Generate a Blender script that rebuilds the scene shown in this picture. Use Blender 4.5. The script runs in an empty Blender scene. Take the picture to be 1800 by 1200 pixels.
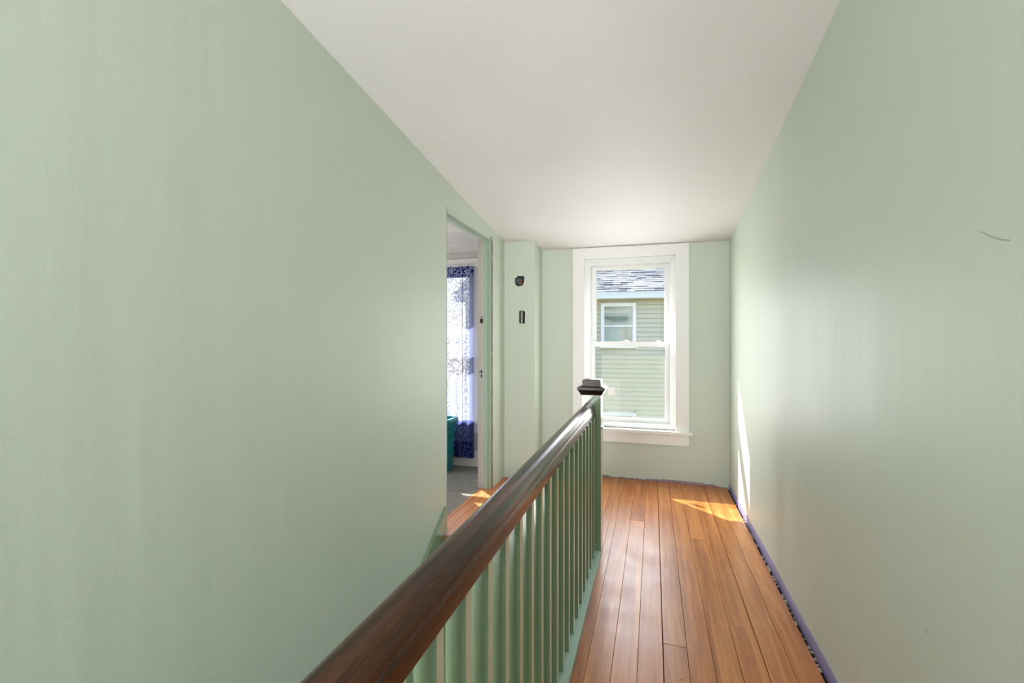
import bpy, bmesh, math, random
from mathutils import Vector, Matrix
from mathutils.geometry import tessellate_polygon

random.seed(7)
SC = bpy.context.scene
COL = SC.collection
H = 1.2                      # camera height above the hall floor, metres; plans below are in units of H
TH = math.radians(17.22)     # camera turned left of the hall's axis
F = 800.0                    # focal length in pixels of an 1800 wide frame

# ------------------------------------------------------------------ camera, sky, sun, lamps, exposure
cam_d = bpy.data.cameras.new('camera'); cam = bpy.data.objects.new('camera', cam_d); COL.objects.link(cam)
cam_d.sensor_width = 36; cam_d.lens = 36 * F / 1800; cam_d.clip_start = 0.02
cam.location = (0, 0, H); cam.rotation_euler = (math.pi / 2, 0, TH)
SC.camera = cam
SC.view_settings.view_transform = 'Standard'; SC.view_settings.look = 'None'
SC.view_settings.gamma = 1; SC.view_settings.use_curve_mapping = False
SC.view_settings.exposure = 0.76
SC.cycles.max_bounces = 14; SC.cycles.diffuse_bounces = 8; SC.cycles.glossy_bounces = 6
SC.cycles.transparent_max_bounces = 16; SC.cycles.sample_clamp_indirect = 6
SC.cycles.use_denoising = True

SUN_A, SUN_B = 1.07, 1.20    # metres sideways and metres down per metre of travel towards the camera
w = bpy.data.worlds.new('sky'); SC.world = w; w.use_nodes = True
wn = w.node_tree.nodes; wl = w.node_tree.links
sky = wn.new('ShaderNodeTexSky'); sky.sky_type = 'NISHITA'; sky.sun_disc = False
sky.sun_elevation = math.atan2(SUN_B, math.hypot(1, SUN_A)); sky.sun_rotation = math.atan2(-SUN_A, 1.0)
sky.altitude = 50; sky.dust_density = 1.5
bg = wn['Background']; bg.inputs['Strength'].default_value = 0.33
wl.new(sky.outputs[0], bg.inputs['Color'])

def light(name, kind, energy, loc, direction=None, color=(1, 1, 1), **kw):
    d = bpy.data.lights.new(name, kind); d.energy = energy; d.color = color
    for k, v in kw.items(): setattr(d, k, v)
    o = bpy.data.objects.new(name, d); COL.objects.link(o); o.location = loc
    if direction is not None: o.rotation_euler = Vector(direction).to_track_quat('-Z', 'Y').to_euler()
    return o
light('sun', 'SUN', 10.0, (-10, 20, 15), (SUN_A, -1, -SUN_B), (1, 0.95, 0.88), angle=math.radians(0.53))
# daylight in the two seen windows, then two added fills
portal = light('hall_window_daylight', 'AREA', 10, (-0.17 * H, 3.61 * H, 1.0 * H), (0, -1, 0), shape='RECTANGLE', size=0.78, size_y=1.52)
portal.data.cycles.is_portal = True
light('hall_window_glow', 'AREA', 8.5, (-0.17 * H, 3.475 * H, 0.90 * H), (0, -1, 0), (0.97, 0.99, 1.0), shape='RECTANGLE', size=0.64, size_y=1.1)
portal = light('curtained_window_daylight', 'AREA', 10, (-1.66 * H, 3.61 * H, 1.0 * H), (0, -1, 0), shape='RECTANGLE', size=0.66, size_y=1.5)
portal.data.cycles.is_portal = True
light('added_back_fill', 'AREA', 15, (-0.28 * H, -1.95 * H, 1.25 * H), (0, 1, 0.1), (0.97, 0.98, 1.0), shape='RECTANGLE', size=1.0, size_y=1.2, spread=math.radians(95))  # added fill from behind the viewer, no window is seen there
light('added_room_fill', 'AREA', 16, (-2.95 * H, 2.3 * H, 1.0 * H), (1, 0, 0), (0.95, 0.98, 1.0), shape='RECTANGLE', size=1.0, size_y=1.3)  # added fill on the room's unseen side, its window is invented
# fill bulb added behind the camera, no such fixture in view
light('added_fill_bulb', 'POINT', 7.5, (-0.3 * H, -0.55 * H, 1.92 * H), None, (1, 0.97, 0.94), shadow_soft_size=0.12)

# fill added to brighten the stairwell from below, its source unseen
light('added_stairwell_fill', 'AREA', 15, (-0.65 * H, -1.7 * H, -0.1 * H), (0, 0.8, 0.35), (1, 0.98, 0.95), shape='RECTANGLE', size=0.8, size_y=1.0, spread=math.radians(110))

# ------------------------------------------------------------------ helpers
def srgb(r, g, b):
    f = lambda c: (c / 255 / 12.92) if c / 255 <= 0.04045 else ((c / 255 + 0.055) / 1.055) ** 2.4
    return (f(r), f(g), f(b), 1)

def P(x, y, z):              # plan units (camera at the origin) to metres (floor at 0)
    return (x * H, y * H, (z + 1) * H)

class N:                     # short node-tree builder
    def __init__(s, name):
        s.m = bpy.data.materials.new(name); s.m.use_nodes = True
        s.t = s.m.node_tree; s.t.nodes.clear()
        s.out = s.t.nodes.new('ShaderNodeOutputMaterial')
    def n(s, kind, **kw):
        nd = s.t.nodes.new('ShaderNode' + kind)
        for k, v in kw.items():
            if k.startswith('i_'):
                key = k[2:]; key = int(key) if key.isdigit() else key.replace('_', ' ')
                if hasattr(v, 'is_output'): s.t.links.new(v, nd.inputs[key])
                else: nd.inputs[key].default_value = v
            else: setattr(nd, k, v)
        return nd
    def link(s, a, b): s.t.links.new(a, b)
    def coord(s, scale=(1, 1, 1), kind='Object', loc=(0, 0, 0), rot=(0, 0, 0)):
        c = s.n('TexCoord'); mp = s.n('Mapping', i_Vector=c.outputs[kind]); mp.inputs['Scale'].default_value = scale
        mp.inputs['Location'].default_value = loc; mp.inputs['Rotation'].default_value = rot
        return mp.outputs[0]
    def noise(s, vec, scale, detail=3, rough=0.5, dist=0):
        return s.n('TexNoise', i_Vector=vec, i_Scale=scale, i_Detail=detail, i_Roughness=rough, i_Distortion=dist).outputs[0]
    def ramp(s, fac, stops, interp='LINEAR'):
        r = s.n('ValToRGB', i_Fac=fac); r.color_ramp.interpolation = interp
        e = r.color_ramp.elements
        while len(e) < len(stops): e.new(0.5)
        for k, (p, c) in enumerate(stops): e[k].position = p; e[k].color = c
        return r.outputs[0]
    def mix(s, fac, a, b, blend='MIX'):
        m = s.n('Mix', data_type='RGBA', blend_type=blend)
        for sock, v in ((m.inputs[0], fac), (m.inputs[6], a), (m.inputs[7], b)):
            if hasattr(v, 'is_output'): s.link(v, sock)
            else: sock.default_value = v
        return m.outputs[2]
    def math(s, op, a, b=0.0, c=0.0, clamp=False):
        m = s.n('Math', operation=op, use_clamp=clamp)
        for k, v in enumerate((a, b, c)):
            if hasattr(v, 'is_output'): s.link(v, m.inputs[k])
            else: m.inputs[k].default_value = v
        return m.outputs[0]
    def bump(s, height, strength, dist=0.002):
        return s.n('Bump', i_Height=height, i_Strength=strength, i_Distance=dist).outputs[0]
    def pbr(s, color, rough=0.5, normal=None, metal=0.0, spec=0.5, **kw):
        b = s.n('BsdfPrincipled')
        for key, v in (('Base Color', color), ('Roughness', rough), ('Metallic', metal), ('Specular IOR Level', spec)):
            if hasattr(v, 'is_output'): s.link(v, b.inputs[key])
            else: b.inputs[key].default_value = v
        if normal is not None: s.link(normal, b.inputs['Normal'])
        for k, v in kw.items(): b.inputs[k.replace('_', ' ')].default_value = v
        s.link(b.outputs[0], s.out.inputs[0]); return b

def painted(name, col, rough=0.4, peel=180, strength=0.06, vary=0.03, spec=0.5):
    a = N(name); v = a.coord()
    big = a.noise(v, 1.7, 2)
    c2 = tuple(max(0, x * (1 - vary)) for x in col[:3]) + (1,)
    c = a.mix(a.ramp(big, [(0.35, (0, 0, 0, 1)), (0.65, (1, 1, 1, 1))]), col, c2)
    a.pbr(c, rough, a.bump(a.noise(v, peel, 2), strength, 0.002), spec=spec)
    return a.m

def wood(name, dark, light_, rough=0.3, axis=1, grain=26, stretch=0.05, bump=0.15, spots=False, spec=0.5):
    a = N(name)
    info = a.n('ObjectInfo')
    sc = [1, 1, 1]; sc[axis] = stretch
    c = a.n('TexCoord'); add = a.n('VectorMath', operation='ADD', i_0=c.outputs['Object'])
    sv = a.n('VectorMath', operation='SCALE'); a.link(info.outputs['Random'], sv.inputs['Scale']); sv.inputs[0].default_value = (3.1, 7.7, 5.3)
    a.link(sv.outputs[0], add.inputs[1])
    mp = a.n('Mapping', i_Vector=add.outputs[0]); mp.inputs['Scale'].default_value = sc
    v = mp.outputs[0]
    g = a.noise(v, grain, 5, 0.6, 0.6); fine = a.noise(v, grain * 7, 3, 0.6)
    col = a.mix(a.ramp(g, [(0.36, (0, 0, 0, 1)), (0.64, (1, 1, 1, 1))]), dark, light_)
    col = a.mix(a.math('MULTIPLY', a.ramp(fine, [(0.45, (0, 0, 0, 1)), (0.75, (1, 1, 1, 1))]), 0.5), col, dark)
    tone = a.n('HueSaturation', i_Color=col, i_Value=a.math('ADD', a.math('MULTIPLY', info.outputs['Random'], 0.22), 0.89))
    col = tone.outputs[0]
    if spots:
        vo = a.n('TexVoronoi', i_Vector=c.outputs['Object'], i_Scale=9.0)
        vo_ = a.n('TexVoronoi', i_Vector=c.outputs['Object'], i_Scale=24.0)
        sp2 = a.math('MULTIPLY', a.math('LESS_THAN', vo_.outputs['Distance'], 0.06), a.math('GREATER_THAN', a.n('SeparateColor', i_Color=vo_.outputs['Color']).outputs[0], 0.5))
        sp = a.math('MULTIPLY', a.math('LESS_THAN', vo.outputs['Distance'], 0.035), a.math('GREATER_THAN', a.n('SeparateColor', i_Color=vo.outputs['Color']).outputs[0], 0.45))
        col = a.mix(a.math('MAXIMUM', sp, sp2), col, srgb(62, 36, 22))
        wear = a.ramp(a.noise(c.outputs['Object'], 2.2, 4, 0.6), [(0.42, (0, 0, 0, 1)), (0.7, (1, 1, 1, 1))])
        col = a.mix(a.math('MULTIPLY', wear, 0.35), col, light_)
        rough = a.math('ADD', a.math('MULTIPLY', a.noise(c.outputs['Object'], 6, 3), 0.25), rough - 0.1)
    a.pbr(col, rough, a.bump(a.math('ADD', g, a.math('MULTIPLY', fine, 0.5)), bump, 0.002), spec=spec)
    return a.m

M = {}
def m_wall():                # eggshell paint with faint upright roller marks
    a = N('sage_wall_paint'); v = a.coord()
    st = a.noise(a.coord((1, 1, 0.10)), 5.5, 3, 0.55); peel = a.noise(v, 170, 2)
    b1 = a.n('Bump', i_Height=st, i_Strength=0.35, i_Distance=0.012)
    b2 = a.n('Bump', i_Height=peel, i_Strength=0.12, i_Distance=0.002, i_Normal=b1.outputs[0])
    c = a.mix(a.noise(v, 1.7, 2), srgb(196, 205, 193), srgb(192, 202, 189))
    a.pbr(c, a.math('ADD', a.math('MULTIPLY', st, 0.14), 0.40), b2.outputs[0], spec=0.45); return a.m
M['sage'] = m_wall()
M['ceiling'] = painted('ceiling_white_paint', srgb(226, 223, 223), 0.6, 120, 0.05)
M['white'] = painted('white_trim_paint', srgb(231, 230, 229), 0.35, 90, 0.02)
M['vinyl'] = painted('white_vinyl', srgb(230, 231, 232), 0.3, 60, 0.0, 0.01)
M['green'] = painted('green_gloss_paint', srgb(118, 139, 110), 0.2, 90, 0.06, 0.05)
for nd in M['green'].node_tree.nodes:
    if nd.type == 'BSDF_PRINCIPLED':
        nd.inputs['Coat Weight'].default_value = 0.6; nd.inputs['Coat Roughness'].default_value = 0.1; nd.inputs['Coat IOR'].default_value = 1.6
M['hall_side'] = painted('pale_putty_gloss', srgb(206, 203, 184), 0.22, 90, 0.06, 0.05)
M['pale_green'] = painted('pale_blue_green_shoe_paint', srgb(170, 198, 186), 0.3, 50, 0.2, 0.12)
M['lilac'] = painted('old_lilac_paint', srgb(148, 142, 188), 0.45, 60, 0.25, 0.15)
M['mauve'] = painted('old_mauve_plaster', srgb(160, 138, 156), 0.7, 60, 0.6, 0.3)
M['jamb_green'] = painted('jamb_green_paint', srgb(150, 172, 151), 0.3, 60, 0.06)
M['grey_jamb'] = painted('grey_jamb_paint', srgb(176, 172, 166), 0.4, 60, 0.05)
M['room_grey'] = painted('room_wall_paint', srgb(196, 192, 186), 0.6, 90, 0.05)
M['floor'] = wood('orange_pine_boards', srgb(152, 84, 34), srgb(204, 134, 72), 0.31, 1, 22, 0.05, 0.22, True)
M['subfloor'] = painted('dark_subfloor', srgb(40, 28, 22), 0.9, 30, 0.5)
M['rail'] = wood('dark_mahogany', srgb(14, 7, 5), srgb(92, 54, 34), 0.21, 1, 34, 0.06, 0.06, spec=0.45)
M['cap'] = wood('dark_mahogany_cap', srgb(26, 13, 11), srgb(54, 31, 26), 0.3, 0, 40, 0.1, 0.1, spec=0.35)
M['tread'] = wood('stair_tread_wood', srgb(96, 56, 32), srgb(140, 92, 58), 0.35, 0, 22, 0.06, 0.15)
M['raw'] = painted('raw_broken_wood', srgb(128, 110, 94), 0.8, 60, 0.6, 0.3)
M['black'] = painted('black_recess', srgb(14, 13, 12), 0.7, 50, 0.1)
M['steel'] = painted('dull_steel', srgb(150, 152, 152), 0.35, 40, 0.1, 0.1)
M['teal'] = painted('teal_plastic', srgb(22, 128, 132), 0.35, 80, 0.02)
M['crumb'] = painted('plaster_crumbs', srgb(196, 180, 160), 0.9, 60, 0.5, 0.4)
M['siding'] = painted('olive_grey_siding', srgb(210, 199, 174), 0.6, 30, 0.1, 0.05)
M['ext_white'] = painted('exterior_white_paint', srgb(246, 237, 231), 0.5, 30, 0.05)
M['cloth'] = painted('white_blind_cloth', srgb(214, 218, 210), 0.8, 50, 0.1)
M['dark_room'] = painted('dim_interior', srgb(228, 220, 206), 0.8, 10, 0.0)
M['scuff'] = painted('dark_scuff', srgb(158, 168, 153), 0.7, 60, 0.1)
M['ground'] = painted('dry_lawn', srgb(126, 128, 96), 0.95, 4, 0.3, 0.3)
M['brown_rust'] = painted('rusted_metal', srgb(112, 70, 52), 0.7, 60, 0.5, 0.5)
M['box_metal'] = painted('tarnished_teal_metal', srgb(70, 88, 88), 0.4, 50, 0.3, 0.5)

def m_carpet():
    a = N('grey_carpet'); v = a.coord()
    n1 = a.noise(v, 90, 3, 0.7); n2 = a.noise(v, 5, 2)
    c = a.mix(a.ramp(n1, [(0.35, (0, 0, 0, 1)), (0.65, (1, 1, 1, 1))]), srgb(96, 94, 88), srgb(166, 162, 154))
    c = a.mix(a.math('MULTIPLY', n2, 0.3), c, srgb(150, 146, 134))
    a.pbr(c, 0.95, a.bump(n1, 1.0, 0.01), spec=0.1); return a.m
M['carpet'] = m_carpet()

def m_glass(name, tint=(0.97, 0.99, 0.98, 1), fac=0.05):
    a = N(name)
    fr = a.n('Fresnel', i_IOR=1.45)
    t = a.n('BsdfTransparent', i_Color=tint); g = a.n('BsdfGlossy', i_Roughness=0.02)
    mx = a.n('MixShader', i_0=a.math('MULTIPLY', fr.outputs[0], fac)); a.link(t.outputs[0], mx.inputs[1]); a.link(g.outputs[0], mx.inputs[2])
    a.link(mx.outputs[0], a.out.inputs[0]); return a.m
M['glass'] = m_glass('window_glass')
M['glass_far'] = m_glass('neighbour_glass', (0.96, 0.97, 0.96, 1), 0.8)

def m_screen():
    a = N('insect_screen_mesh')
    t = a.n('BsdfTransparent'); d = a.n('BsdfDiffuse', i_Color=srgb(170, 172, 156)); tr = a.n('BsdfTranslucent', i_Color=srgb(170, 172, 156))
    ad = a.n('MixShader', i_0=0.5); a.link(d.outputs[0], ad.inputs[1]); a.link(tr.outputs[0], ad.inputs[2])
    mx = a.n('MixShader', i_0=0.13); a.link(t.outputs[0], mx.inputs[1]); a.link(ad.outputs[0], mx.inputs[2])
    a.link(mx.outputs[0], a.out.inputs[0]); return a.m
M['screen'] = m_screen()

def m_shingle():
    a = N('asphalt_shingle'); inf = a.n('NewGeometry'); v = a.coord()
    r = a.ramp(inf.outputs['Random Per Island'], [(0, srgb(122, 119, 121)), (0.5, srgb(158, 155, 157)), (1, srgb(180, 177, 178))])
    a.pbr(a.mix(0.3, r, a.noise(v, 120, 2), 'MULTIPLY'), 0.9, spec=0.2); return a.m
M['shingle'] = m_shingle()

def m_lace():
    # u = across the panel (0..1 from its inner edge to its outer hem), v = up (0..1)
    a = N('blue_lace_net'); uv = a.n('TexCoord').outputs['UV']
    sp = a.n('SeparateXYZ', i_0=uv); U, V = sp.outputs[0], sp.outputs[1]
    # scrolls: rings round scattered centres, twice, at the panel's real proportions
    mp = a.n('Mapping', i_Vector=uv); mp.inputs['Scale'].default_value = (0.36, 1.83, 1)
    wob = a.n('TexNoise', i_Vector=mp.outputs[0], i_Scale=9.0, i_Detail=1)
    vv = a.n('VectorMath', operation='MULTIPLY_ADD', i_0=wob.outputs['Color'], i_1=(0.05, 0.05, 0.05), i_2=mp.outputs[0]).outputs[0]
    vo = a.n('TexVoronoi', i_Vector=vv, i_Scale=12.0, feature='F1'); vo2 = a.n('TexVoronoi', i_Vector=vv, i_Scale=30.0, feature='F1')
    ring = a.math('LESS_THAN', a.math('ABSOLUTE', a.math('SUBTRACT', a.math('FRACT', a.math('MULTIPLY', vo.outputs['Distance'], 3.2)), 0.5)), 0.17)
    ring2 = a.math('LESS_THAN', a.math('ABSOLUTE', a.math('SUBTRACT', vo2.outputs['Distance'], 0.35)), 0.10)
    pat = a.math('MAXIMUM', ring, a.math('MULTIPLY', ring2, 0.8))
    # solid navy bands at top and foot, blue band along the outer hem
    top = a.math('GREATER_THAN', V, 0.94); foot = a.math('LESS_THAN', V, 0.085)
    side = a.math('GREATER_THAN', U, 0.86); line = a.math('LESS_THAN', a.math('ABSOLUTE', a.math('SUBTRACT', U, 0.62)), 0.015)
    band = a.math('MAXIMUM', top, foot)
    hole = a.math('MULTIPLY', a.math('MULTIPLY', band, pat), 0.55)
    dens = a.math('MAXIMUM', a.math('MAXIMUM', a.math('MULTIPLY', pat, 0.62), a.math('MULTIPLY', line, 0.8)), a.math('MAXIMUM', a.math('SUBTRACT', band, hole), a.math('MULTIPLY', side, 0.75)))
    base = a.mix(a.math('GREATER_THAN', V, 0.195), srgb(136, 146, 204), srgb(214, 220, 238))  # pale above the sill, bluer below: window backlight put into the colour
    col = a.mix(dens, base, srgb(34, 48, 122))
    d = a.n('BsdfDiffuse', i_Color=col); tl = a.n('BsdfTranslucent', i_Color=col); t = a.n('BsdfTransparent')
    m1 = a.n('MixShader', i_0=0.55); a.link(d.outputs[0], m1.inputs[1]); a.link(tl.outputs[0], m1.inputs[2])
    op = a.math('ADD', a.math('MULTIPLY', dens, 0.18), 0.82, clamp=True)
    m2 = a.n('MixShader', i_0=op); a.link(t.outputs[0], m2.inputs[1]); a.link(m1.outputs[0], m2.inputs[2])
    a.link(m2.outputs[0], a.out.inputs[0]); return a.m
M['lace'] = m_lace()

def origin(o):               # world location of a translated-only hierarchy
    v = Vector((0, 0, 0))
    while o is not None: v += o.location; o = o.parent
    return v

def link(name, me, mat=None, parent=None):
    o = bpy.data.objects.new(name, me); COL.objects.link(o)
    if mat is not None and not me.materials: me.materials.append(M[mat])
    if parent is not None: o.parent = parent
    return o

def obj(name, bm, mat, parent=None, smooth=False, bevel=0.0):
    """bm in world metres -> one mesh object under parent"""
    if bevel > 0:
        es = [e for e in bm.edges if len(e.link_faces) == 2 and e.calc_face_angle(0) > 0.5]
        bmesh.ops.bevel(bm, geom=es, offset=bevel, segments=2, profile=0.6, affect='EDGES', clamp_overlap=True)
    off = origin(parent)
    bmesh.ops.recalc_face_normals(bm, faces=bm.faces)
    for v in bm.verts: v.co -= off
    me = bpy.data.meshes.new(name); bm.to_mesh(me); bm.free()
    if smooth:
        for p in me.polygons: p.use_smooth = True
    return link(name, me, mat, parent)

def box(bm, a, b, plan=True):
    """axis aligned box between two corners"""
    if plan: a, b = P(*a), P(*b)
    lo = [min(a[i], b[i]) for i in range(3)]; hi = [max(a[i], b[i]) for i in range(3)]
    vs = [bm.verts.new((lo[0] if i & 1 == 0 else hi[0], lo[1] if i & 2 == 0 else hi[1], lo[2] if i & 4 == 0 else hi[2])) for i in range(8)]
    for f in ((0, 1, 3, 2), (4, 6, 7, 5), (0, 4, 5, 1), (2, 3, 7, 6), (0, 2, 6, 4), (1, 5, 7, 3)): bm.faces.new([vs[i] for i in f])
    return vs

def bx(*pairs, plan=True):
    bm = bmesh.new()
    for a, b in pairs: box(bm, a, b, plan)
    return bm

def slab(bm, outer, holes, axis, p0, p1):
    """flat slab between p0 and p1 along axis; outer / holes are 2-D plan-unit outlines in the other two axes (ordered x<y<z)"""
    def pt(q, p):
        c = list(q); c.insert(axis, p); return P(*c)
    loops = [outer] + holes
    tris = tessellate_polygon([[Vector((q[0], q[1], 0)) for q in l] for l in loops])
    flat = [q for l in loops for q in l]
    A = [bm.verts.new(pt(q, p0)) for q in flat]; B = [bm.verts.new(pt(q, p1)) for q in flat]
    for t in tris:
        bm.faces.new([A[i] for i in t]); bm.faces.new([B[i] for i in reversed(t)])
    k = 0
    for l in loops:
        n = len(l)
        for i in range(n):
            j = (i + 1) % n
            bm.faces.new((A[k + i], A[k + j], B[k + j], B[k + i]))
        k += n
    return bm

def rect(x0, y0, x1, y1): return [(x0, y0), (x1, y0), (x1, y1), (x0, y1)]

def extrude_profile(bm, prof, axis, p0, p1):
    """closed 2-D outline swept straight along one axis, plan units"""
    slab(bm, prof, [], axis, p0, p1); return bm

def cyl(bm, c, r, depth, axis='Z', seg=20, r2=None):
    rot = {'Z': Matrix(), 'Y': Matrix.Rotation(math.pi / 2, 4, 'X'), 'X': Matrix.Rotation(math.pi / 2, 4, 'Y')}[axis]
    bmesh.ops.create_cone(bm, cap_ends=True, segments=seg, radius1=r, radius2=r if r2 is None else r2, depth=depth, matrix=Matrix.Translation(c) @ rot)
    return bm

def thing(name, label, cat, loc, group=None):
    o = bpy.data.objects.new(name, None); COL.objects.link(o); o.location = loc; o.empty_display_size = 0.1
    o['label'] = label; o['category'] = cat
    if group: o['group'] = group
    return o

def tag(o, label, cat, group=None, kind=None):
    o['label'] = label; o['category'] = cat
    if group: o['group'] = group
    if kind: o['kind'] = kind
    return o

def struct(name, bm, mat, label=None, cat=None):
    o = obj(name, bm, mat); o['kind'] = 'structure'
    if label: o['label'] = label; o['category'] = cat
    return o

def structure_empty(name, loc, label, cat):
    o = bpy.data.objects.new(name, None); COL.objects.link(o); o.location = loc
    o['kind'] = 'structure'; o['label'] = label; o['category'] = cat; return o

# ------------------------------------------------------------------ plan (units of camera height)
XR, XL, XLO = 0.499, -1.05, -1.14        # right wall, left wall face, its room side
YF, YFO = 3.42, 3.60                     # far wall inside and outside faces
XCH, YCH = -0.817, 3.195                 # boxed corner chase
YST = 2.16                               # top of the stair
YB = -2.0                                # wall behind the camera
ZB = -3.3                                # foot of the stairwell
def ceil_z(y, x=0): return min(1.149 - 0.134 * y - 0.008 * (x - XR), 1.16)
DY0, DY1, DZ = 2.214, 2.925, 0.715       # doorway in the left wall
W0, W1, WB, WT = -0.489, 0.150, -0.633, 0.614   # hall window opening
R0, R1 = -2.12, -1.385                   # window opening of the room beyond
RX0, RY0 = -3.0, 1.0                     # that room's other sides
RC = 0.72                                # its ceiling

# ------------------------------------------------------------------ large structure
def wall_poly_x():           # left wall outline in (y, z)
    return [(YB, ZB), (YFO, ZB), (YFO, ceil_z(YFO, XL) + 0.05), (0, 1.25), (YB, 1.25)]
wl_ = slab(bmesh.new(), wall_poly_x(), [rect(DY0, -1.02, DY1, DZ)], 0, XLO, XL)
struct('wall_left', wl_, 'sage', 'long pale sage wall beside the stairwell, pierced by the open doorway', 'wall')
wr = slab(bmesh.new(), [(YB, -1.1), (YFO, -1.1), (YFO, ceil_z(YFO) + 0.06), (0, 1.25), (YB, 1.25)], [], 0, XR, XR + 0.12)
wall_right = struct('wall_right', wr, 'sage', 'pale sage wall right of the floorboards, with sunlit streaks near the window', 'wall')
wf = slab(bmesh.new(), rect(RX0 - 0.12, -1.6, XR + 0.12, 1.1), [rect(W0, WB, W1, WT), rect(R0, WB, R1, 0.60)], 1, YF, YFO)
wall_far = struct('wall_far', wf, 'sage', 'pale sage end wall around the white sash window', 'wall')
wb = slab(bmesh.new(), rect(XL - 0.09, ZB, XR + 0.12, 1.3), [rect(-0.72, -0.25, 0.16, 0.78)], 1, YB - 0.12, YB)
struct('wall_back', wb, 'sage', 'sage wall behind the viewer with an opening added for fill light', 'wall')
struct('wall_below', bx(((-0.346, YB, ZB), (-0.16, YST + 0.1, -1.032))), 'sage', 'stairwell side wall under the hall floor', 'wall')

# boxed chase in the far left corner, with two cut holes
up_hole = [(-0.960, 0.385), (-0.938, 0.380), (-0.925, 0.370), (-0.905, 0.378), (-0.893, 0.405), (-0.882, 0.425), (-0.885, 0.446), (-0.902, 0.452), (-0.945, 0.452), (-0.958, 0.440), (-0.968, 0.432), (-0.968, 0.400)]
def hole_from_pixels(pts, y):
    r = []
    for u, v in pts:
        d = u - 900; X = -F * math.sin(TH) + math.cos(TH) * d; Y = F * math.cos(TH) + math.sin(TH) * d
        r.append((X / Y * y, (600 - v) / Y * y))
    return r
up_hole = hole_from_pixels([(905, 488), (908, 488), (908.5, 484.8), (921, 484.8), (922, 488), (920.5, 497), (918, 502.3), (911, 503.4), (906.5, 500.5), (905, 497)], YCH)
lo_hole = hole_from_pixels([(912.4, 547), (914, 545.6), (920.5, 545.6), (921.5, 547.4), (923, 547.4), (922.6, 567), (921, 568.6), (913.5, 568.6), (912.2, 565)], YCH)
ch = slab(bmesh.new(), [(XL, -1.02), (XCH, -1.02), (XCH, ceil_z(YCH) + 0.03), (XL, ceil_z(YCH) + 0.03)], [up_hole, lo_hole], 1, YCH, YCH + 0.03)
box(ch, (XCH - 0.03, YCH + 0.03, -1.02), (XCH, YF, ceil_z(YCH) + 0.03))
struct('wall_chase', ch, 'sage', 'narrow boxed-out sage corner beside the doorway, with two cut wiring holes', 'wall')

# ceiling falling towards the window
cb = bmesh.new()
ys = [YB - 0.12, -0.08, YFO]
top = 1.4
rows = []
for y in ys:
    rows.append([cb.verts.new(P(x, y, z)) for x, z in ((XL - 0.05, ceil_z(y, XL)), (XR + 0.05, ceil_z(y, XR)), (XR + 0.05, top), (XL - 0.05, top))])
for r0, r1 in zip(rows, rows[1:]):
    for i in range(4): cb.faces.new((r0[i], r0[(i + 1) % 4], r1[(i + 1) % 4], r1[i]))
cb.faces.new(rows[0]); cb.faces.new(rows[-1][::-1])
struct('ceiling', cb, 'ceiling', 'plain off-white hall ceiling sloping down to the window', 'ceiling')

# hall floor: dark bed with single boards on it
floor = struct('floor', bx(((-0.25, YB, -1.09), (XR + 0.02, YFO - 0.1, -1.016)), ((XL - 0.08, YST, -1.09), (-0.25, YFO - 0.1, -1.016))), 'subfloor',
               'worn orange-brown board floor of the hall and landing', 'floor')
BW = 0.0755
def board(x0, x1, y0, y1, par=None, dz=0.0):
    g = random.choice((0.0003, 0.0003, 0.0005, 0.0008))
    bm = bx(((x0 + g, y0 + g, -1.016), (x1 - g, y1 - g, -1.0 + dz)))
    es = [e for e in bm.edges if all(v.co.z > -0.01 for v in e.verts)]
    bmesh.ops.bevel(bm, geom=es, offset=0.0007, segments=1, affect='EDGES')
    return obj('floor_board', bm, 'floor', par or floor)
fixed = {0.0297: [1.59], 0.0297 + 3 * BW: [1.76]}
k0 = -16
for k in range(k0, 7):
    x0 = 0.0297 + BW * k; x1 = x0 + BW
    x1 = min(x1, XR - 0.014)
    if x1 - x0 < 0.01: continue
    gap = {0: 0.0035, 4: 0.003}.get(k, 0.0015)
    if x1 > -0.232:
        ystart = YB if x0 > -0.26 else YB
        xs = max(x0, -0.2325)
        cuts = [YB] + sorted([round(random.uniform(-0.8, 0.6), 2)] + fixed.get(round(x0, 4), []) + ([random.uniform(2.2, 3.0)] if k in (2, 5, -2) else [])) + [YF - 0.006]
        if k == 3: cuts = [YB, 0.1, 1.76, YF - 0.006]
        if k == 0: cuts = [YB, 0.3, 1.59, YF - 0.006]
        for a, b in zip(cuts, cuts[1:]): board(xs + (gap - 0.0015), x1, a, b, None, random.uniform(-0.001, 0.0008))
        if x0 < -0.2325: board(x0, xs, YST + 0.02, YF - 0.006)
    else:
        xs = max(x0, XL - 0.077)
        y1 = (YCH if x0 < XCH - 0.01 else YF) - 0.004
        if x1 < XL + 0.004: board(xs, x1, DY0 + 0.004, DY1 - 0.004, None, 0.001)
        elif xs < XL:
            board(xs, XL + 0.0005, DY0 + 0.004, DY1 - 0.004, None, 0.001); board(XL + 0.0005, x1, YST - 0.005, y1)
        else: board(xs, x1, YST - 0.005, y1, None, random.uniform(-0.001, 0.0008))

# the old nosing board along the stair head
obj('nosing', bx(((XL + 0.005, YST - 0.03, -1.018), (-0.235, YST - 0.005, -0.999))), 'tread', floor, bevel=0.006)

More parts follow.
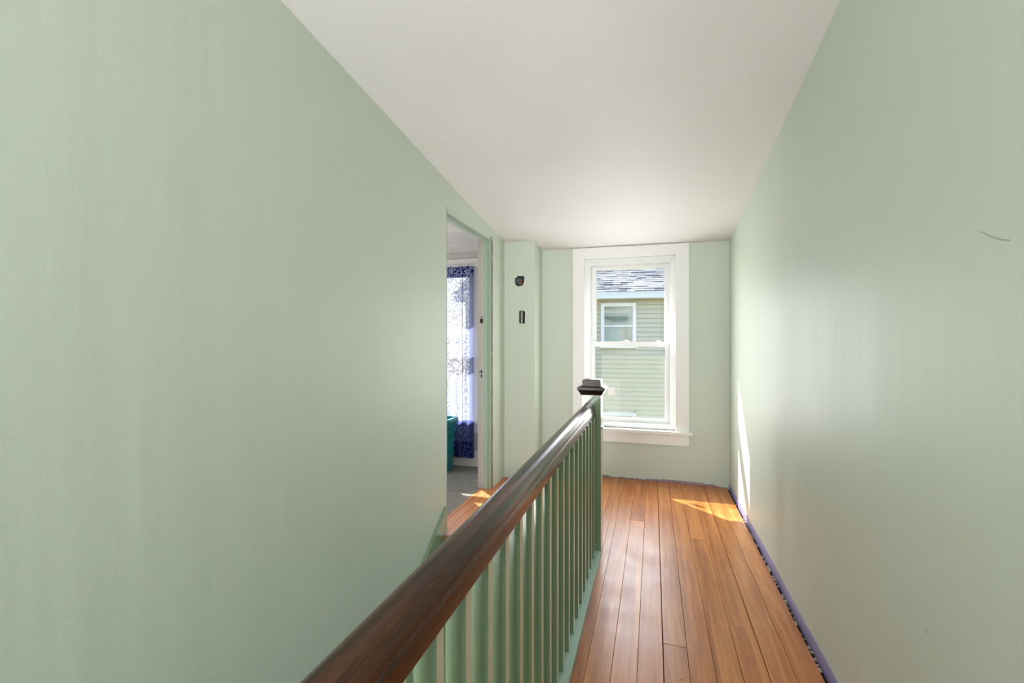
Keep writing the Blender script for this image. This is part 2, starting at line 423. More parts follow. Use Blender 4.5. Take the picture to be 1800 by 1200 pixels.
# bare strips where baseboards were pulled off
tr = bmesh.new(); slab(tr, [(YB, -1.012), (YF, -1.012)] + [(y, -0.963 + 0.003 * math.sin(y * 9) - 0.010 * max(0, y - 2.4)) for y in [3.42 - i * 0.2 for i in range(28)]], [], 0, XR - 0.0035, XR)
struct('trim_1', tr, 'lilac', 'strip of old lilac paint along the foot of the right wall, baseboard gone', 'paint strip')
pts = [(XCH, -1.012), (XR, -1.012)]
x = XR - 0.03
while x > XCH:
    f = max(0.0, min(1.0, (XR - x) / 0.1))
    pts.append((x, -1.012 + f * (0.019 + 0.006 * math.sin(x * 9) + random.uniform(0, 0.010)))); x -= random.uniform(0.004, 0.016)
pts.append((XCH, -0.985))
tr = bmesh.new(); slab(tr, pts, [], 1, YF - 0.004, YF)
struct('trim_2', tr, 'mauve', 'ragged mauve plaster edge along the foot of the window wall', 'paint strip')
# stairwell foot
struct('floor_lower', bx(((XL - 0.05, YB, ZB - 0.05), (-0.2, YST + 0.2, ZB))), 'tread', 'floor at the foot of the stairs', 'floor')

# ------------------------------------------------------------------ stairs
stairs = thing('staircase', 'enclosed wooden stairs going down behind the balusters, beside the long sage wall', 'stairs', P(-0.65, 1.0, ZB))
RISE, RUN = 0.155, 0.213
for k in range(1, 13):
    y0 = YST - RUN * k; zt = -1 - RISE * k
    obj('riser', bx(((XL + 0.02, YST - RUN * (k - 1) - 0.004, zt), (-0.350, YST - RUN * (k - 1) + 0.014, zt + RISE - 0.018))), 'green', stairs)
    obj('tread', bx(((XL + 0.02, y0 - 0.025, zt - 0.018), (-0.350, YST - RUN * (k - 1) - 0.004, zt))), 'green', stairs, bevel=0.004)
sl = RISE / RUN
sk = slab(bmesh.new(), [(YST + 0.022, -1.018), (YST + 0.022, -0.868), (YST - 12 * RUN, -0.868 - sl * (12 * RUN + 0.022)), (YST - 12 * RUN, -1.12 - sl * (12 * RUN + 0.022))], [], 0, XL + 0.0005, XL + 0.018)
obj('skirt_board', sk, 'green', stairs, bevel=0.002)

# ------------------------------------------------------------------ railing
rail = thing('stair_railing', 'dark wooden handrail on flat green balusters, ending at a capped green newel post', 'railing', P(-0.28, YST, -1))
rx0, rx1, rzb, rzt = -0.2995, -0.2445, -0.352, -0.286
rc = (rx0 + rx1) / 2; hw = (rx1 - rx0) / 2
def half(sg):                # one flank, foot to crown: flat side, chamfer, set-in rounded top
    q = [(0.90, 0.0), (0.97, 0.0015), (0.985, 0.004), (0.985, 0.0315), (0.955, 0.0350), (0.895, 0.0365)]
    for i in range(0, 9):
        t = math.pi / 2 * i / 9
        q.append((0.895 * math.cos(t) ** 0.8, 0.0385 + (rzt - rzb - 0.0385) * math.sin(t) ** 0.85))
    return [(rc + sg * hw * a, rzb + b) for a, b in q]
prof = half(1) + [(rc, rzt)] + half(-1)[::-1]
hr = extrude_profile(bmesh.new(), prof, 1, -1.2, YST + 0.002)
for v in hr.verts: v.co.x -= 0.0085 * (v.co.y - 0.4 * H)      # the old rail runs slightly askew to the hall
handrail = obj('handrail', hr, 'rail', rail, smooth=False)
handrail.data.shade_smooth() if hasattr(handrail.data, 'shade_smooth') else None
try: handrail.data.set_sharp_from_angle(angle=math.radians(32))
except Exception: pass
# shoe plank, balusters
obj('shoe_plank', bx(((-0.345, -1.2, -1.03), (-0.2325, YST + 0.001, -0.983))), 'pale_green', rail, bevel=0.004)
BX0, BX1, BD, BP = -0.2865, -0.2545, 0.0205, 0.0921
yb0 = 0.5075
first = None; kb = 0
for k in range(-14, 19):
    y = yb0 + BP * k
    if y + BD > YST - 0.012: break
    if first is None:
        bm = bx(((BX0, y, -0.985), (BX1, y + BD, rzb + 0.004)))
        first = obj('baluster', bm, 'green', rail, bevel=0.0012); yfirst = y
    else:
        o = first.copy(); COL.objects.link(o); o.parent = rail; o.location = (0, (y - yfirst) * H, 0)
NX0, NX1, NY0, NY1 = -0.3216, -0.2339, YST, YST + 0.088
nb = bx(((NX0, NY0, -1.02), (NX1, NY1, -0.252)))
newel = obj('newel_post', nb, 'green', rail, bevel=0.002)
e = 0.006
obj('collar', bx(((NX0 - e, NY0 + 0.03, -0.418), (NX1 + e, NY1 + e, -0.406))), 'green', newel, bevel=0.004)
cx, cy = (NX0 + NX1) / 2, (NY0 + NY1) / 2
def frustum(bm, z0, z1, h0, h1):
    vs = []
    for z, hh in ((z0, h0), (z1, h1)):
        vs.append([bm.verts.new(P(cx + sx * hh, cy + sy * hh, z)) for sx, sy in ((-1, -1), (1, -1), (1, 1), (-1, 1))])
    bm.faces.new(vs[0][::-1]); bm.faces.new(vs[1])
    for i in range(4): bm.faces.new((vs[0][i], vs[0][(i + 1) % 4], vs[1][(i + 1) % 4], vs[1][i]))
cp = bmesh.new()
frustum(cp, -0.252, -0.243, 0.050, 0.053); frustum(cp, -0.243, -0.228, 0.053, 0.0625); frustum(cp, -0.228, -0.216, 0.0645, 0.0645); frustum(cp, -0.216, -0.212, 0.062, 0.050)
obj('newel_cap_moulding', cp, 'cap', newel, bevel=0.001)
cp = bmesh.new(); frustum(cp, -0.213, -0.184, 0.043, 0.043); frustum(cp, -0.184, -0.180, 0.043, 0.036)
obj('newel_cap_block', cp, 'cap', newel, bevel=0.001)

def hall_side(me):           # the faces towards the hall get a paler colour
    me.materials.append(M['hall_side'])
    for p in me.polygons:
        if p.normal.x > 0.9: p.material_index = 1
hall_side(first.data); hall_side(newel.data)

# ------------------------------------------------------------------ hall window
win = structure_empty('window_1', P(-0.17, YF, WB), 'white double-hung sash window at the end of the hall', 'window')
ct = 0.018
ztop = ceil_z(YF, 0) - 0.004
obj('casing', bx(((-0.575, YF - ct, WB), (W0 - 0.0, YF, WT))), 'white', win, bevel=0.002)
obj('casing', bx(((W1, YF - ct, WB), (0.240, YF, WT))), 'white', win, bevel=0.002)
obj('head_casing', slab(bmesh.new(), [(-0.575, WT), (0.240, WT), (0.240, ceil_z(YF, 0.24) - 0.003), (-0.575, ceil_z(YF, -0.575) - 0.003)], [], 1, YF - ct, YF), 'white', win, bevel=0.002)
obj('stool', bx(((-0.60, YF - 0.045, WB - 0.020), (0.262, YF + 0.0, WB)), ((W0, YF, WB - 0.02), (W1, YF + 0.07, WB))), 'white', win)
obj('apron', bx(((-0.575, YF - ct, -0.733), (0.240, YF, WB - 0.020))), 'white', win, bevel=0.002)
fr = slab(bmesh.new(), rect(W0, WB, W1, WT), [rect(W0 + 0.020, WB + 0.022, W1 - 0.020, WT - 0.022)], 1, YF + 0.02, YFO)
obj('jamb_frame', fr, 'vinyl', win)
fr = slab(bmesh.new(), rect(W0 + 0.018, WB + 0.02, W1 - 0.018, WT - 0.02), [rect(W0 + 0.034, WB + 0.034, W1 - 0.034, WT - 0.042)], 1, YF + 0.045, YFO - 0.01)
obj('inner_frame', fr, 'vinyl', win, bevel=0.002)
def sash(name, x0, x1, z0, z1, y0, y1, st, tr_, br, glassy=True):
    s = obj(name, slab(bmesh.new(), rect(x0, z0, x1, z1), [rect(x0 + st, z0 + br, x1 - st, z1 - tr_)], 1, y0, y1), 'vinyl', win, bevel=0.0025)
    obj('pane', bx(((x0 + st - 0.004, (y0 + y1) / 2 - 0.002, z0 + br - 0.004), (x1 - st + 0.004, (y0 + y1) / 2 + 0.002, z1 - tr_ + 0.004))), 'glass', s)
    return s
us = sash('upper_sash', W0 + 0.034, W1 - 0.034, -0.040, WT - 0.042, YF + 0.133, YF + 0.168, 0.036, 0.026, 0.040)
ls = sash('lower_sash', W0 + 0.030, W1 - 0.030, WB + 0.032, 0.0, YF + 0.068, YF + 0.106, 0.036, 0.040, 0.032)
obj('screen', bx(((-0.385, YF + 0.172, WB + 0.03), (W1 - 0.05, YF + 0.173, -0.102))), 'screen', win)
lk = bmesh.new(); box(lk, (-0.215, YF + 0.085, 0.0), (-0.165, YF + 0.108, 0.006)); box(lk, (-0.20, YF + 0.09, 0.006), (-0.18, YF + 0.104, 0.014))
obj('sash_lock', lk, 'vinyl', ls, bevel=0.001)
lk = bx(((0.02, YF + 0.085, 0.0), (0.055, YF + 0.108, 0.008))); obj('sash_lock', lk, 'vinyl', ls, bevel=0.001)
(sx, sz) = hole_from_pixels([(1068.5, 695), (1081, 680)], YF + 0.085)
tag_bm = bx(((sx[0], YF + 0.0845, sx[1]), (sz[0], YF + 0.0852, sz[1]))); obj('blank_label', tag_bm, 'white', ls)

# ------------------------------------------------------------------ doorway and the room beyond
door = structure_empty('door_1', P(XL, (DY0 + DY1) / 2, -1), 'open doorway in the left wall, casings stripped off, bare jambs', 'doorway')
jt = 0.022
for nm, y0, y1 in (('jamb', DY1 - jt, DY1), ('jamb', DY0, DY0 + jt * 0.15)):
    obj(nm, bx(((XLO - 0.004, y0, -1.0), (XL - 0.004, y1, DZ))), 'grey_jamb', door)
obj('head_jamb', bx(((XLO - 0.004, DY0, DZ - jt), (XL - 0.004, DY1 - jt, DZ))), 'sage', door)
obj('stop', bx(((XL - 0.046, DY1 - jt - 0.010, -1.0), (XL - 0.020, DY1 - jt, DZ - jt))), 'jamb_green', door, bevel=0.001)
obj('stop', bx(((XL - 0.046, DY0, DZ - jt - 0.010), (XL - 0.020, DY1 - jt - 0.01, DZ - jt))), 'jamb_green', door, bevel=0.001)
obj('hall_side_jamb', bx(((XL - 0.020, DY1 - jt - 0.003, -1.0), (XL + 0.001, DY1 - jt + 0.004, DZ))), 'jamb_green', door, bevel=0.001)
# broken plaster edge where the casing came off
rg = []
z = -1.0
right = []
while z < 0.70:
    right.append((DY1 + random.uniform(0.005, 0.013), z)); z += random.uniform(0.03, 0.08)
ragged = [(DY1 - 0.001, -1.0)] + right + [(DY1 - 0.001, 0.70)]
obj('broken_edge', slab(bmesh.new(), ragged, [], 0, XL, XL + 0.0025), 'raw', door)
ragged = [(DY0 + 0.001, -0.9)] + [(DY0 - random.uniform(0.002, 0.009), -0.9 + 0.06 * i) for i in range(28)] + [(DY0 + 0.001, 0.72)]
obj('broken_edge', slab(bmesh.new(), ragged, [], 0, XL, XL + 0.0012), 'scuff', door)
# strike cut-outs in the far jamb
ys_ = DY1 - jt
sb = bx(((XLO + 0.012, ys_ - 0.0015, 0.125), (XLO + 0.034, ys_, 0.155))); sb2 = bx(((XLO + 0.016, ys_ - 0.0015, 0.163), (XLO + 0.030, ys_, 0.169)))
obj('strike_cutout', sb, 'black', door, bevel=0.0005); obj('strike_cutout', sb2, 'black', door)
obj('strike_cutout', bx(((XLO + 0.018, ys_ - 0.0015, -0.245), (XLO + 0.027, ys_, -0.222))), 'black', door)
obj('strike_cutout', bx(((XLO + 0.006, ys_ - 0.0015, -0.212), (XLO + 0.030, ys_, -0.205)), ((XLO + 0.017, ys_ - 0.0015, -0.205), (XLO + 0.027, ys_, -0.195))), 'black', door)

struct('wall_room_far', slab(bmesh.new(), rect(RX0, -1.02, XLO, RC + 0.03), [rect(R0, WB, R1, 0.60)], 1, YF - 0.012, YF - 0.001), 'room_grey', 'grey wall of the carpeted room, around the curtained window', 'wall')
struct('wall_room_side', slab(bmesh.new(), [(RY0, -1.02), (YF, -1.02), (YF, RC + 0.05), (RY0, RC + 0.05)], [rect(1.85, -0.5, 2.75, 0.6)], 0, RX0 - 0.1, RX0), 'room_grey', 'side wall of the carpeted room with an unseen opening added for fill light', 'wall')
struct('wall_room_near', bx(((RX0 - 0.1, RY0 - 0.1, -1.02), (XLO, RY0, RC + 0.05))), 'room_grey', 'near wall of the carpeted room', 'wall')
struct('wall_room_inner', slab(bmesh.new(), rect(RY0, -1.02, YF, RC + 0.03), [rect(DY0, -1.012, DY1, DZ + 0.001)], 0, XLO - 0.006, XLO - 0.001), 'room_grey', 'grey room side of the doorway wall', 'wall')
rcm = struct('ceiling_room', bx(((RX0 - 0.1, RY0 - 0.1, RC + 0.012), (XLO + 0.02, YFO, RC + 0.1))), 'room_grey', 'panelled white ceiling of the carpeted room', 'ceiling')
pw = 0.33
yy = YF - 0.012
while yy > RY0 + 0.05:
    xx = XLO - 0.006
    while xx > RX0 + 0.02:
        obj('ceiling_panel', bx(((max(xx - pw, RX0) + 0.002, max(yy - pw, RY0) + 0.002, RC), (xx - 0.002, yy - 0.002, RC + 0.012))), 'ceiling', rcm)
        xx -= pw
    yy -= pw
struct('floor_carpet', bx(((RX0, RY0, -1.06), (XLO + 0.0125, YF - 0.012, -1.0015))), 'carpet', 'grey speckled carpet through the doorway', 'carpet')
struct('baseboard_room', bx(((RX0, YF - 0.030, -1.004), (XLO - 0.006, YF - 0.012, -0.88))), 'white', 'white baseboard under the curtained window', 'baseboard')

win2 = structure_empty('window_2', P((R0 + R1) / 2, YF, WB), 'white sash window behind the blue lace curtain', 'window')
yw = YF - 0.012
obj('casing', bx(((R1 - 0.002, yw - 0.018, WB), (R1 + 0.085, yw, 0.60))), 'white', win2, bevel=0.002)
obj('casing', bx(((R0 - 0.085, yw - 0.018, WB), (R0 + 0.002, yw, 0.60))), 'white', win2, bevel=0.002)
obj('head_casing', bx(((R0 - 0.085, yw - 0.018, 0.60), (R1 + 0.085, yw, 0.665))), 'white', win2, bevel=0.002)
obj('stool', bx(((R0 - 0.1, yw - 0.040, WB - 0.018), (R1 + 0.10, YF + 0.05, WB))), 'white', win2, bevel=0.002)
obj('apron', bx(((R0 - 0.085, yw - 0.016, -0.73), (R1 + 0.085, yw, WB - 0.018))), 'white', win2, bevel=0.002)
obj('jamb_frame', slab(bmesh.new(), rect(R0, WB, R1, 0.60), [rect(R0 + 0.02, WB + 0.02, R1 - 0.02, 0.58)], 1, YF, YFO), 'vinyl', win2)
for nm, z0, z1, y0 in (('upper_sash', -0.02, 0.58, YF + 0.10), ('lower_sash', WB + 0.02, 0.02, YF + 0.06)):
    s = obj(nm, slab(bmesh.new(), rect(R0 + 0.02, z0, R1 - 0.02, z1), [rect(R0 + 0.055, z0 + 0.04, R1 - 0.055, z1 - 0.04)], 1, y0, y0 + 0.035), 'vinyl', win2, bevel=0.002)
    obj('pane', bx(((R0 + 0.05, y0 + 0.016, z0 + 0.035), (R1 - 0.05, y0 + 0.020, z1 - 0.035))), 'glass', s)

# lace curtain: two panels on a rod
cur = thing('lace_curtain', 'blue and white patterned lace curtain hanging at the window through the doorway', 'curtain', P(-1.6, 3.365, -0.93))
def lace_panel(x_in, x_out):
    bm = bmesh.new(); uvl = bm.loops.layers.uv.new('UVMap')
    nx, nz = 40, 30; zt, zb_ = 0.603, -0.925; g = []
    for j in range(nz + 1):
        row = []
        for i in range(nx + 1):
            u = i / nx; v = j / nz
            yv = 3.352 + 0.009 * math.sin(u * 21 + 0.4 * math.sin(v * 5)) * (1.0 - 0.35 * v)
            row.append((bm.verts.new(P(x_in + (x_out - x_in) * u, yv, zb_ + (zt - zb_) * v)), u, v))
        g.append(row)
    for j in range(nz):
        for i in range(nx):
            q = [g[j][i], g[j][i + 1], g[j + 1][i + 1], g[j + 1][i]]
            f = bm.faces.new([t[0] for t in q])
            for l, t in zip(f.loops, q): l[uvl].uv = (t[1], t[2])
    return obj('curtain_panel', bm, 'lace', cur, smooth=True)
lace_panel(-1.612, -1.357); lace_panel(-1.93, -2.19)
rb = bmesh.new(); cyl(rb, P(-1.77, 3.352, 0.603), 0.006, 0.92 * H, 'X', 12)
for xx in (-2.22, -1.32): box(rb, (xx - 0.006, 3.346, 0.597), (xx + 0.006, yw - 0.018, 0.609))
obj('curtain_rod', rb, 'white', cur)

# teal bin
def make_bin():
    cxb, cyb = -1.652, 3.215
    t = thing('recycling_bin', 'teal plastic bin standing on the grey carpet by the curtain', 'bin', P(cxb, cyb, -1.004))
    def ring(bm, hx, hy, z, n=6):
        vs = []
        for k, (sx, sy) in enumerate(((1, 1), (-1, 1), (-1, -1), (1, -1))):
            for i in range(n + 1):
                a = math.pi / 2 * (k + i / n); r = 0.03
                vs.append(bm.verts.new(P(cxb + sx * (hx - r) + r * math.cos(a), cyb + sy * (hy - r) + r * math.sin(a), z)))
        return vs
    def loft(bm, rings, cap=True):
        for a, b in zip(rings, rings[1:]):
            for i in range(len(a)): bm.faces.new((a[i], a[(i + 1) % len(a)], b[(i + 1) % len(b)], b[i]))
    bm = bmesh.new()
    out = [ring(bm, 0.150, 0.075, -1.004), ring(bm, 0.168, 0.088, -0.64), ring(bm, 0.168, 0.088, -0.60)]
    inn = [ring(bm, 0.162, 0.082, -0.60), ring(bm, 0.145, 0.07, -0.99)]
    loft(bm, out + inn); bm.faces.new(out[0][::-1]); bm.faces.new(inn[-1])
    obj('body', bm, 'teal', t, smooth=False)
    bm = bmesh.new()
    r = [ring(bm, 0.168, 0.088, -0.632), ring(bm, 0.186, 0.104, -0.632), ring(bm, 0.190, 0.108, -0.612), ring(bm, 0.184, 0.102, -0.592), ring(bm, 0.162, 0.082, -0.592), ring(bm, 0.162, 0.082, -0.60)]
    loft(bm, r); obj('rim', bm, 'teal', t)
    obj('handle', bx(((cxb + 0.160, cyb - 0.06, -0.70), (cxb + 0.180, cyb + 0.06, -0.675))), 'teal', t, bevel=0.003)
    obj('foil_label', bx(((cxb + 0.02, cyb - 0.0895, -0.80), (cxb + 0.12, cyb - 0.084, -0.70))), 'white', t)
make_bin()

# ------------------------------------------------------------------ wiring boxes in the chase
ub = thing('junction_box', 'rusty old junction box in the ragged upper hole of the boxed corner', 'junction box', P(-0.90, YCH, 0.38))
c = hole_from_pixels([(913, 494)], YCH)[0]
bm = bmesh.new(); bmesh.ops.create_cone(bm, cap_ends=False, segments=8, radius1=0.055, radius2=0.055, depth=0.05, matrix=Matrix.Translation(P(c[0], YCH + 0.055, c[1])) @ Matrix.Rotation(math.pi / 2, 4, 'X'))
bmesh.ops.create_circle(bm, cap_ends=True, segments=8, radius=0.055, matrix=Matrix.Translation(P(c[0], YCH + 0.075, c[1])) @ Matrix.Rotation(math.pi / 2, 4, 'X'))
obj('metal_box', bm, 'box_metal', ub)
bm = bmesh.new(); cyl(bm, P(c[0] - 0.008, YCH + 0.018, c[1] + 0.002), 0.026, 0.02, 'Y', 16); cyl(bm, P(c[0] - 0.008, YCH + 0.008, c[1] + 0.002), 0.010, 0.02, 'Y', 10)
obj('fixture_stud', bm, 'box_metal', ub)
bm = bmesh.new(); box(bm, (c[0] + 0.004, YCH + 0.004, c[1] - 0.028), (c[0] + 0.020, YCH + 0.02, c[1] + 0.012)); box(bm, (c[0] - 0.004, YCH + 0.006, c[1] - 0.034), (c[0] + 0.010, YCH + 0.02, c[1] - 0.012))
obj('rusted_strap', bm, 'brown_rust', ub, bevel=0.003)
lb = thing('wall_switch', 'uncovered switch with a bare metal strap in the lower slot of the boxed corner', 'switch', P(-0.875, YCH, 0.15))
c = hole_from_pixels([(917.3, 557)], YCH)[0]
obj('switch_box', bx(((c[0] - 0.024, YCH + 0.045, c[1] - 0.055), (c[0] + 0.024, YCH + 0.05, c[1] + 0.055)), ((c[0] - 0.026, YCH + 0.03, c[1] - 0.055), (c[0] - 0.024, YCH + 0.05, c[1] + 0.055)), ((c[0] + 0.024, YCH + 0.03, c[1] - 0.055), (c[0] + 0.026, YCH + 0.05, c[1] + 0.055)), ((c[0] - 0.026, YCH + 0.03, c[1] + 0.055), (c[0] + 0.026, YCH + 0.05, c[1] + 0.058)), ((c[0] - 0.026, YCH + 0.03, c[1] - 0.058), (c[0] + 0.026, YCH + 0.05, c[1] - 0.055))), 'black', lb)
obj('strap', bx(((c[0] - 0.0075, YCH + 0.002, c[1] - 0.047), (c[0] + 0.0065, YCH + 0.006, c[1] + 0.047)), ((c[0] - 0.006, YCH + 0.006, c[1] - 0.03), (c[0] + 0.005, YCH + 0.045, c[1] + 0.03))), 'steel', lb, bevel=0.001)
bm = bx(((c[0] - 0.005, YCH - 0.010, c[1] - 0.010), (c[0] + 0.005, YCH + 0.002, c[1] + 0.004))); obj('toggle', bm, 'crumb', lb, bevel=0.002)

# ------------------------------------------------------------------ crumbs in the gap, scuffs
def crumbs(name, n, fx, label, mat):
    bm = bmesh.new()
    for i in range(n):
        x, y, z, r = fx()
        bmesh.ops.create_icosphere(bm, subdivisions=1, radius=r, matrix=Matrix.Translation(P(x, y, z)) @ Matrix.Rotation(random.random() * 6, 4, (random.random(), random.random(), 1)) @ Matrix.Diagonal((1, random.uniform(0.6, 1.8), random.uniform(0.5, 0.9), 1)))
    o = obj(name, bm, mat); tag(o, label, 'rubble', None, 'stuff'); return o
crumbs('plaster_crumbs', 90, lambda: (random.uniform(0.4845, 0.4905), random.triangular(0.6, 3.3, 1.6), -1.006 + random.uniform(0, 0.006), random.uniform(0.003, 0.009)), 'pale plaster crumbs lying in the gap between floorboards and right wall', 'crumb')
def scuff(pix, wpx, par):
    pts = []
    for u, v in pix:
        d = u - 900; X = -F * math.sin(TH) + math.cos(TH) * d; Y = F * math.cos(TH) + math.sin(TH) * d; t = XR / X
        pts.append((Y * t, (600 - v) * t))
    prof = [(y, z + wpx * 0.0008) for y, z in pts] + [(y, z - wpx * 0.0008) for y, z in reversed(pts)]
    return obj('scuff', slab(bmesh.new(), prof, [], 0, XR - 0.0006, XR), 'scuff', par)
scuff([(1724, 407), (1733, 411), (1745, 416), (1760, 421), (1776, 422)], 1.1, wall_right)
scuff([(1628, 1107), (1630, 1107), (1631, 1113), (1629, 1113)], 0.8, wall_right)

# base of the added fill bulb, out of view behind the viewer
lamp = thing('added_ceiling_lamp', 'ceiling lamp base added out of view behind the viewer for fill light', 'lamp', P(-0.3, -0.55, 1.14))
bm = bmesh.new(); cyl(bm, P(-0.3, -0.55, 1.145), 0.13, 0.03, 'Z', 32); obj('base', bm, 'white', lamp)

# ------------------------------------------------------------------ own roof edge outside, ground
struct('roof_eave', bx(((-3.3, YFO, 0.88), (2.2, 4.0, 0.95))), 'ext_white', 'own roof eave above the windows outside', 'eave')
struct('roof', bx(((-3.3, YB - 0.2, 1.42), (XR + 0.2, YFO, 1.5))), 'subfloor', 'roof over the hall', 'roof')
struct('ground', bx(((-30, 3.7 * H, -3.2), (30, 40, -3.0)), plan=False), 'ground', 'ground between the two houses', 'ground')

# ------------------------------------------------------------------ neighbouring house
PHI = math.radians(7)
def ray(u, v):
    d = u - 900
    return Vector((-F * math.sin(TH) + math.cos(TH) * d, F * math.cos(TH) + math.sin(TH) * d, 600 - v))
r0 = ray(1108, 600); O = r0 * (11.0 / r0.y)
EX = Vector((math.cos(PHI), math.sin(PHI), 0)); EN = Vector((-math.sin(PHI), math.cos(PHI), 0))   # along the facade, away from us
def fac(u, v):               # pixel -> (along facade, height above camera)
    r = ray(u, v); t = O.dot(EN) / r.dot(EN); p = r * t
    return (p - O).dot(EX), p.z
house = thing('neighbour_house', 'pale olive clapboard house with grey shingle roof seen through the hall window', 'house', (O.x, O.y, -3.0))
house.rotation_euler = (0, 0, PHI)
def hobj(name, boxes, mat, par, bevel=0.0):
    """boxes in house space: s along, n away from us, z above the camera"""
    bm = bmesh.new()
    for a, b in boxes: box(bm, (a[0], a[1], a[2] + H + 3.0), (b[0], b[1], b[2] + H + 3.0), plan=False)
    if bevel:
        bmesh.ops.bevel(bm, geom=bm.edges[:], offset=bevel, segments=1, affect='EDGES')
    bmesh.ops.recalc_face_normals(bm, faces=bm.faces)
    me = bpy.data.meshes.new(name); bm.to_mesh(me); bm.free()
    return link(name, me, mat, par)
S0, S1 = -4.0, 4.0
z_eave = fac(1108, 527)[1]; z_fas = fac(1108, 514)[1]
hobj('wall', [((S0, 0.03, -4.2), (S1, 0.3, z_eave + 0.1))], 'siding', house)
hobj('gable_side', [((S0, 0.3, -4.2), (S0 + 0.2, 6, z_eave)), ((S1 - 0.2, 0.3, -4.2), (S1, 6, z_eave)), ((S0, 6, -4.2), (S1, 6.2, z_eave))], 'siding', house)
# windows
def nwin(u0, u1, v0, v1):
    s0, zt = fac(u0, v0); s1, zb_ = fac(u1, v1)
    return s0, s1, zb_, zt
wins = [nwin(1056, 1118, 533, 611), nwin(1059, 1118, 723, 801)]
for s0, s1, zb_, zt in wins:
    tw = 0.082
    f = hobj('window', [((s0, -0.05, zb_), (s0 + tw, 0.03, zt)), ((s1 - tw, -0.05, zb_), (s1, 0.03, zt)), ((s0, -0.055, zt - tw), (s1, 0.03, zt)), ((s0 - 0.03, -0.075, zb_ - 0.01), (s1 + 0.03, 0.03, zb_ + 0.05))], 'ext_white', house)
    a, b, zl, zh = s0 + tw, s1 - tw, zb_ + 0.05, zt - tw
    zm = (zl + zh) / 2
    hobj('meeting_rail', [((a, -0.02, zm - 0.02), (b, 0.0, zm + 0.02))], 'ext_white', f)
    hobj('pane', [((a, -0.008, zm + 0.02), (b, -0.004, zh))], 'glass_far', f)
    hobj('pane', [((a, -0.004, zl), (b, 0.0, zm - 0.02))], 'glass_far', f)
    hobj('interior', [((a, 0.025, zl), (b, 0.0285, zh))], 'dark_room', f)
    hobj('blind', [((a, 0.012, zl), (a + (b - a) * 0.55, 0.02, zm - 0.03))], 'cloth', f)
    bm = bmesh.new(); n = 12; U = []; L = []
    for i in range(n + 1):
        t = i / n; s = a + (b - a) * t
        zz = zh - (zh - zm) * 0.50
        U.append(bm.verts.new((s, 0.014, zz + H + 3.0))); L.append(bm.verts.new((s, 0.014, zz - 0.03 - 0.11 * math.sin(math.pi * t) + H + 3.0)))
    for i in range(n): bm.faces.new((U[i], U[i + 1], L[i + 1], L[i]))
    bmesh.ops.solidify(bm, geom=bm.faces[:], thickness=0.004)
    me = bpy.data.meshes.new('valance'); bm.to_mesh(me); bm.free(); link('valance', me, 'cloth', f)
# clapboards, each a lapped board, cut round the windows
EXPO = 0.1067
zc = z_eave
while zc > -3.6:
    z0, z1 = zc - EXPO, zc - 0.005
    spans = [(S0, S1)]
    for s0, s1, zb_, zt in wins:
        if z0 < zt and z1 > zb_:
            ns = []
            for a, b in spans:
                if a < s0: ns.append((a, min(b, s0)))
                if b > s1: ns.append((max(a, s1), b))
            spans = ns
    for a, b in spans:
        bm = bmesh.new()
        q = [(0.0, z0), (0.029, z0), (0.029, z1), (0.016, z1)]
        q[0] = (-0.012, z0); q[3] = (0.018, z1)
        A = [bm.verts.new((a, y, z + H + 3.0)) for y, z in q]; B = [bm.verts.new((b, y, z + H + 3.0)) for y, z in q]
        bm.faces.new(A); bm.faces.new(B[::-1])
        for i in range(4): bm.faces.new((A[i], B[i], B[(i + 1) % 4], A[(i + 1) % 4]))
        bmesh.ops.recalc_face_normals(bm, faces=bm.faces)
        me = bpy.data.meshes.new('clapboard'); bm.to_mesh(me); bm.free(); link('clapboard', me, 'siding', house)
    zc -= EXPO
OV = 0.22
hobj('soffit', [((S0 - 0.2, -OV, z_eave + 0.012), (S1 + 0.2, 0.05, z_eave + 0.03))], 'ext_white', house)
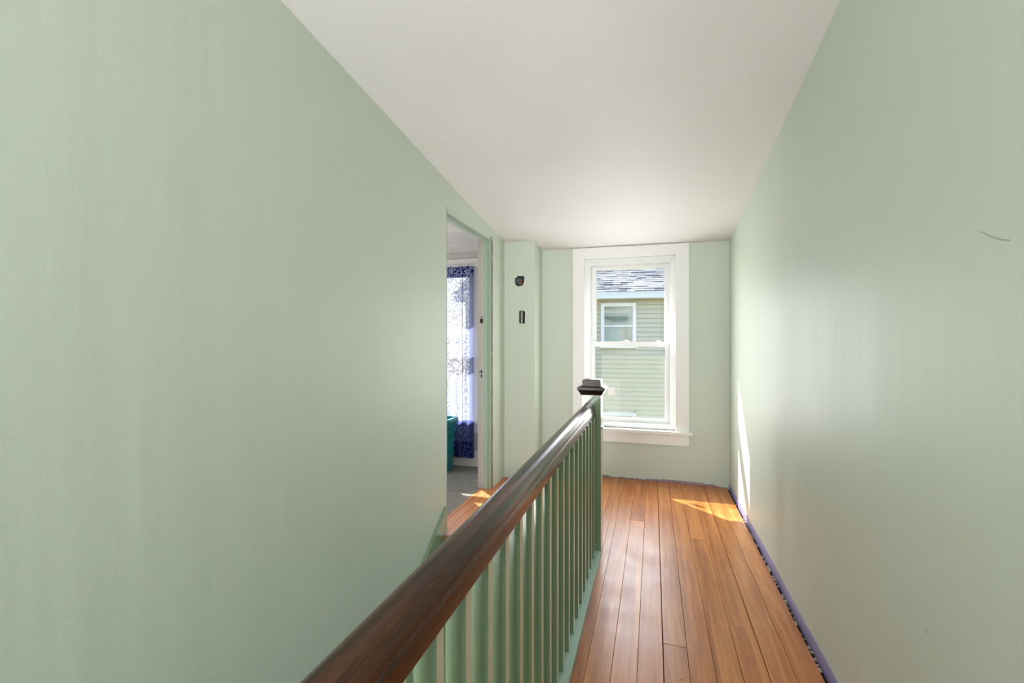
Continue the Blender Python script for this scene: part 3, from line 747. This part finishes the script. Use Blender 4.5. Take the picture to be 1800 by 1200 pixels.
hobj('gutter', [((S0 - 0.2, -OV - 0.10, z_eave + 0.015), (S1 + 0.2, -OV, z_fas - 0.02)), ((S0 - 0.2, -OV - 0.115, z_fas - 0.03), (S1 + 0.2, -OV, z_fas - 0.01))], 'ext_white', house)
# roof deck and shingle courses
PT = math.radians(27); RL = 5.5
def roofpt(s, d, up):        # d metres up the slope
    return Vector((s, -OV - 0.06 + d * math.cos(PT) - up * math.sin(PT), z_fas + d * math.sin(PT) + up * math.cos(PT) + H + 3.0))
bm = bmesh.new()
vs = [bm.verts.new(roofpt(s, d, u)) for u in (-0.04, 0.0) for s, d in ((S0 - 0.2, 0), (S1 + 0.2, 0), (S1 + 0.2, RL), (S0 - 0.2, RL))]
for f in ((3, 2, 1, 0), (4, 5, 6, 7), (0, 1, 5, 4), (1, 2, 6, 5), (2, 3, 7, 6), (3, 0, 4, 7)): bm.faces.new([vs[i] for i in f])
me = bpy.data.meshes.new('roof'); bm.to_mesh(me); bm.free(); roof = link('roof', me, 'shingle', house)
bm = bmesh.new()
EX_S = 0.145; d = 0.0; row = 0
while d < RL - 0.1:
    s = S0 - 0.2 + random.uniform(-0.3, 0)
    while s < S1 + 0.2:
        wd = random.uniform(0.12, 0.34); th = random.choice((0.006, 0.010, 0.020))
        pts = []
        for ss in (max(s, S0 - 0.2), min(s + wd, S1 + 0.2)):
            pts.append([roofpt(ss, d, 0.0), roofpt(ss, d, th + 0.004), roofpt(ss, d + EX_S + 0.01, 0.003), roofpt(ss, d + EX_S + 0.01, 0.0)])
        A = [bm.verts.new(p) for p in pts[0]]; B = [bm.verts.new(p) for p in pts[1]]
        for i in range(4): bm.faces.new((A[i], B[i], B[(i + 1) % 4], A[(i + 1) % 4]))
        bm.faces.new(A[::-1]); bm.faces.new(B)
        s += wd + 0.004
    d += EX_S
bmesh.ops.recalc_face_normals(bm, faces=bm.faces)
me = bpy.data.meshes.new('shingles'); bm.to_mesh(me); bm.free(); sh = link('shingles', me, 'shingle', roof); sh['kind'] = 'stuff'
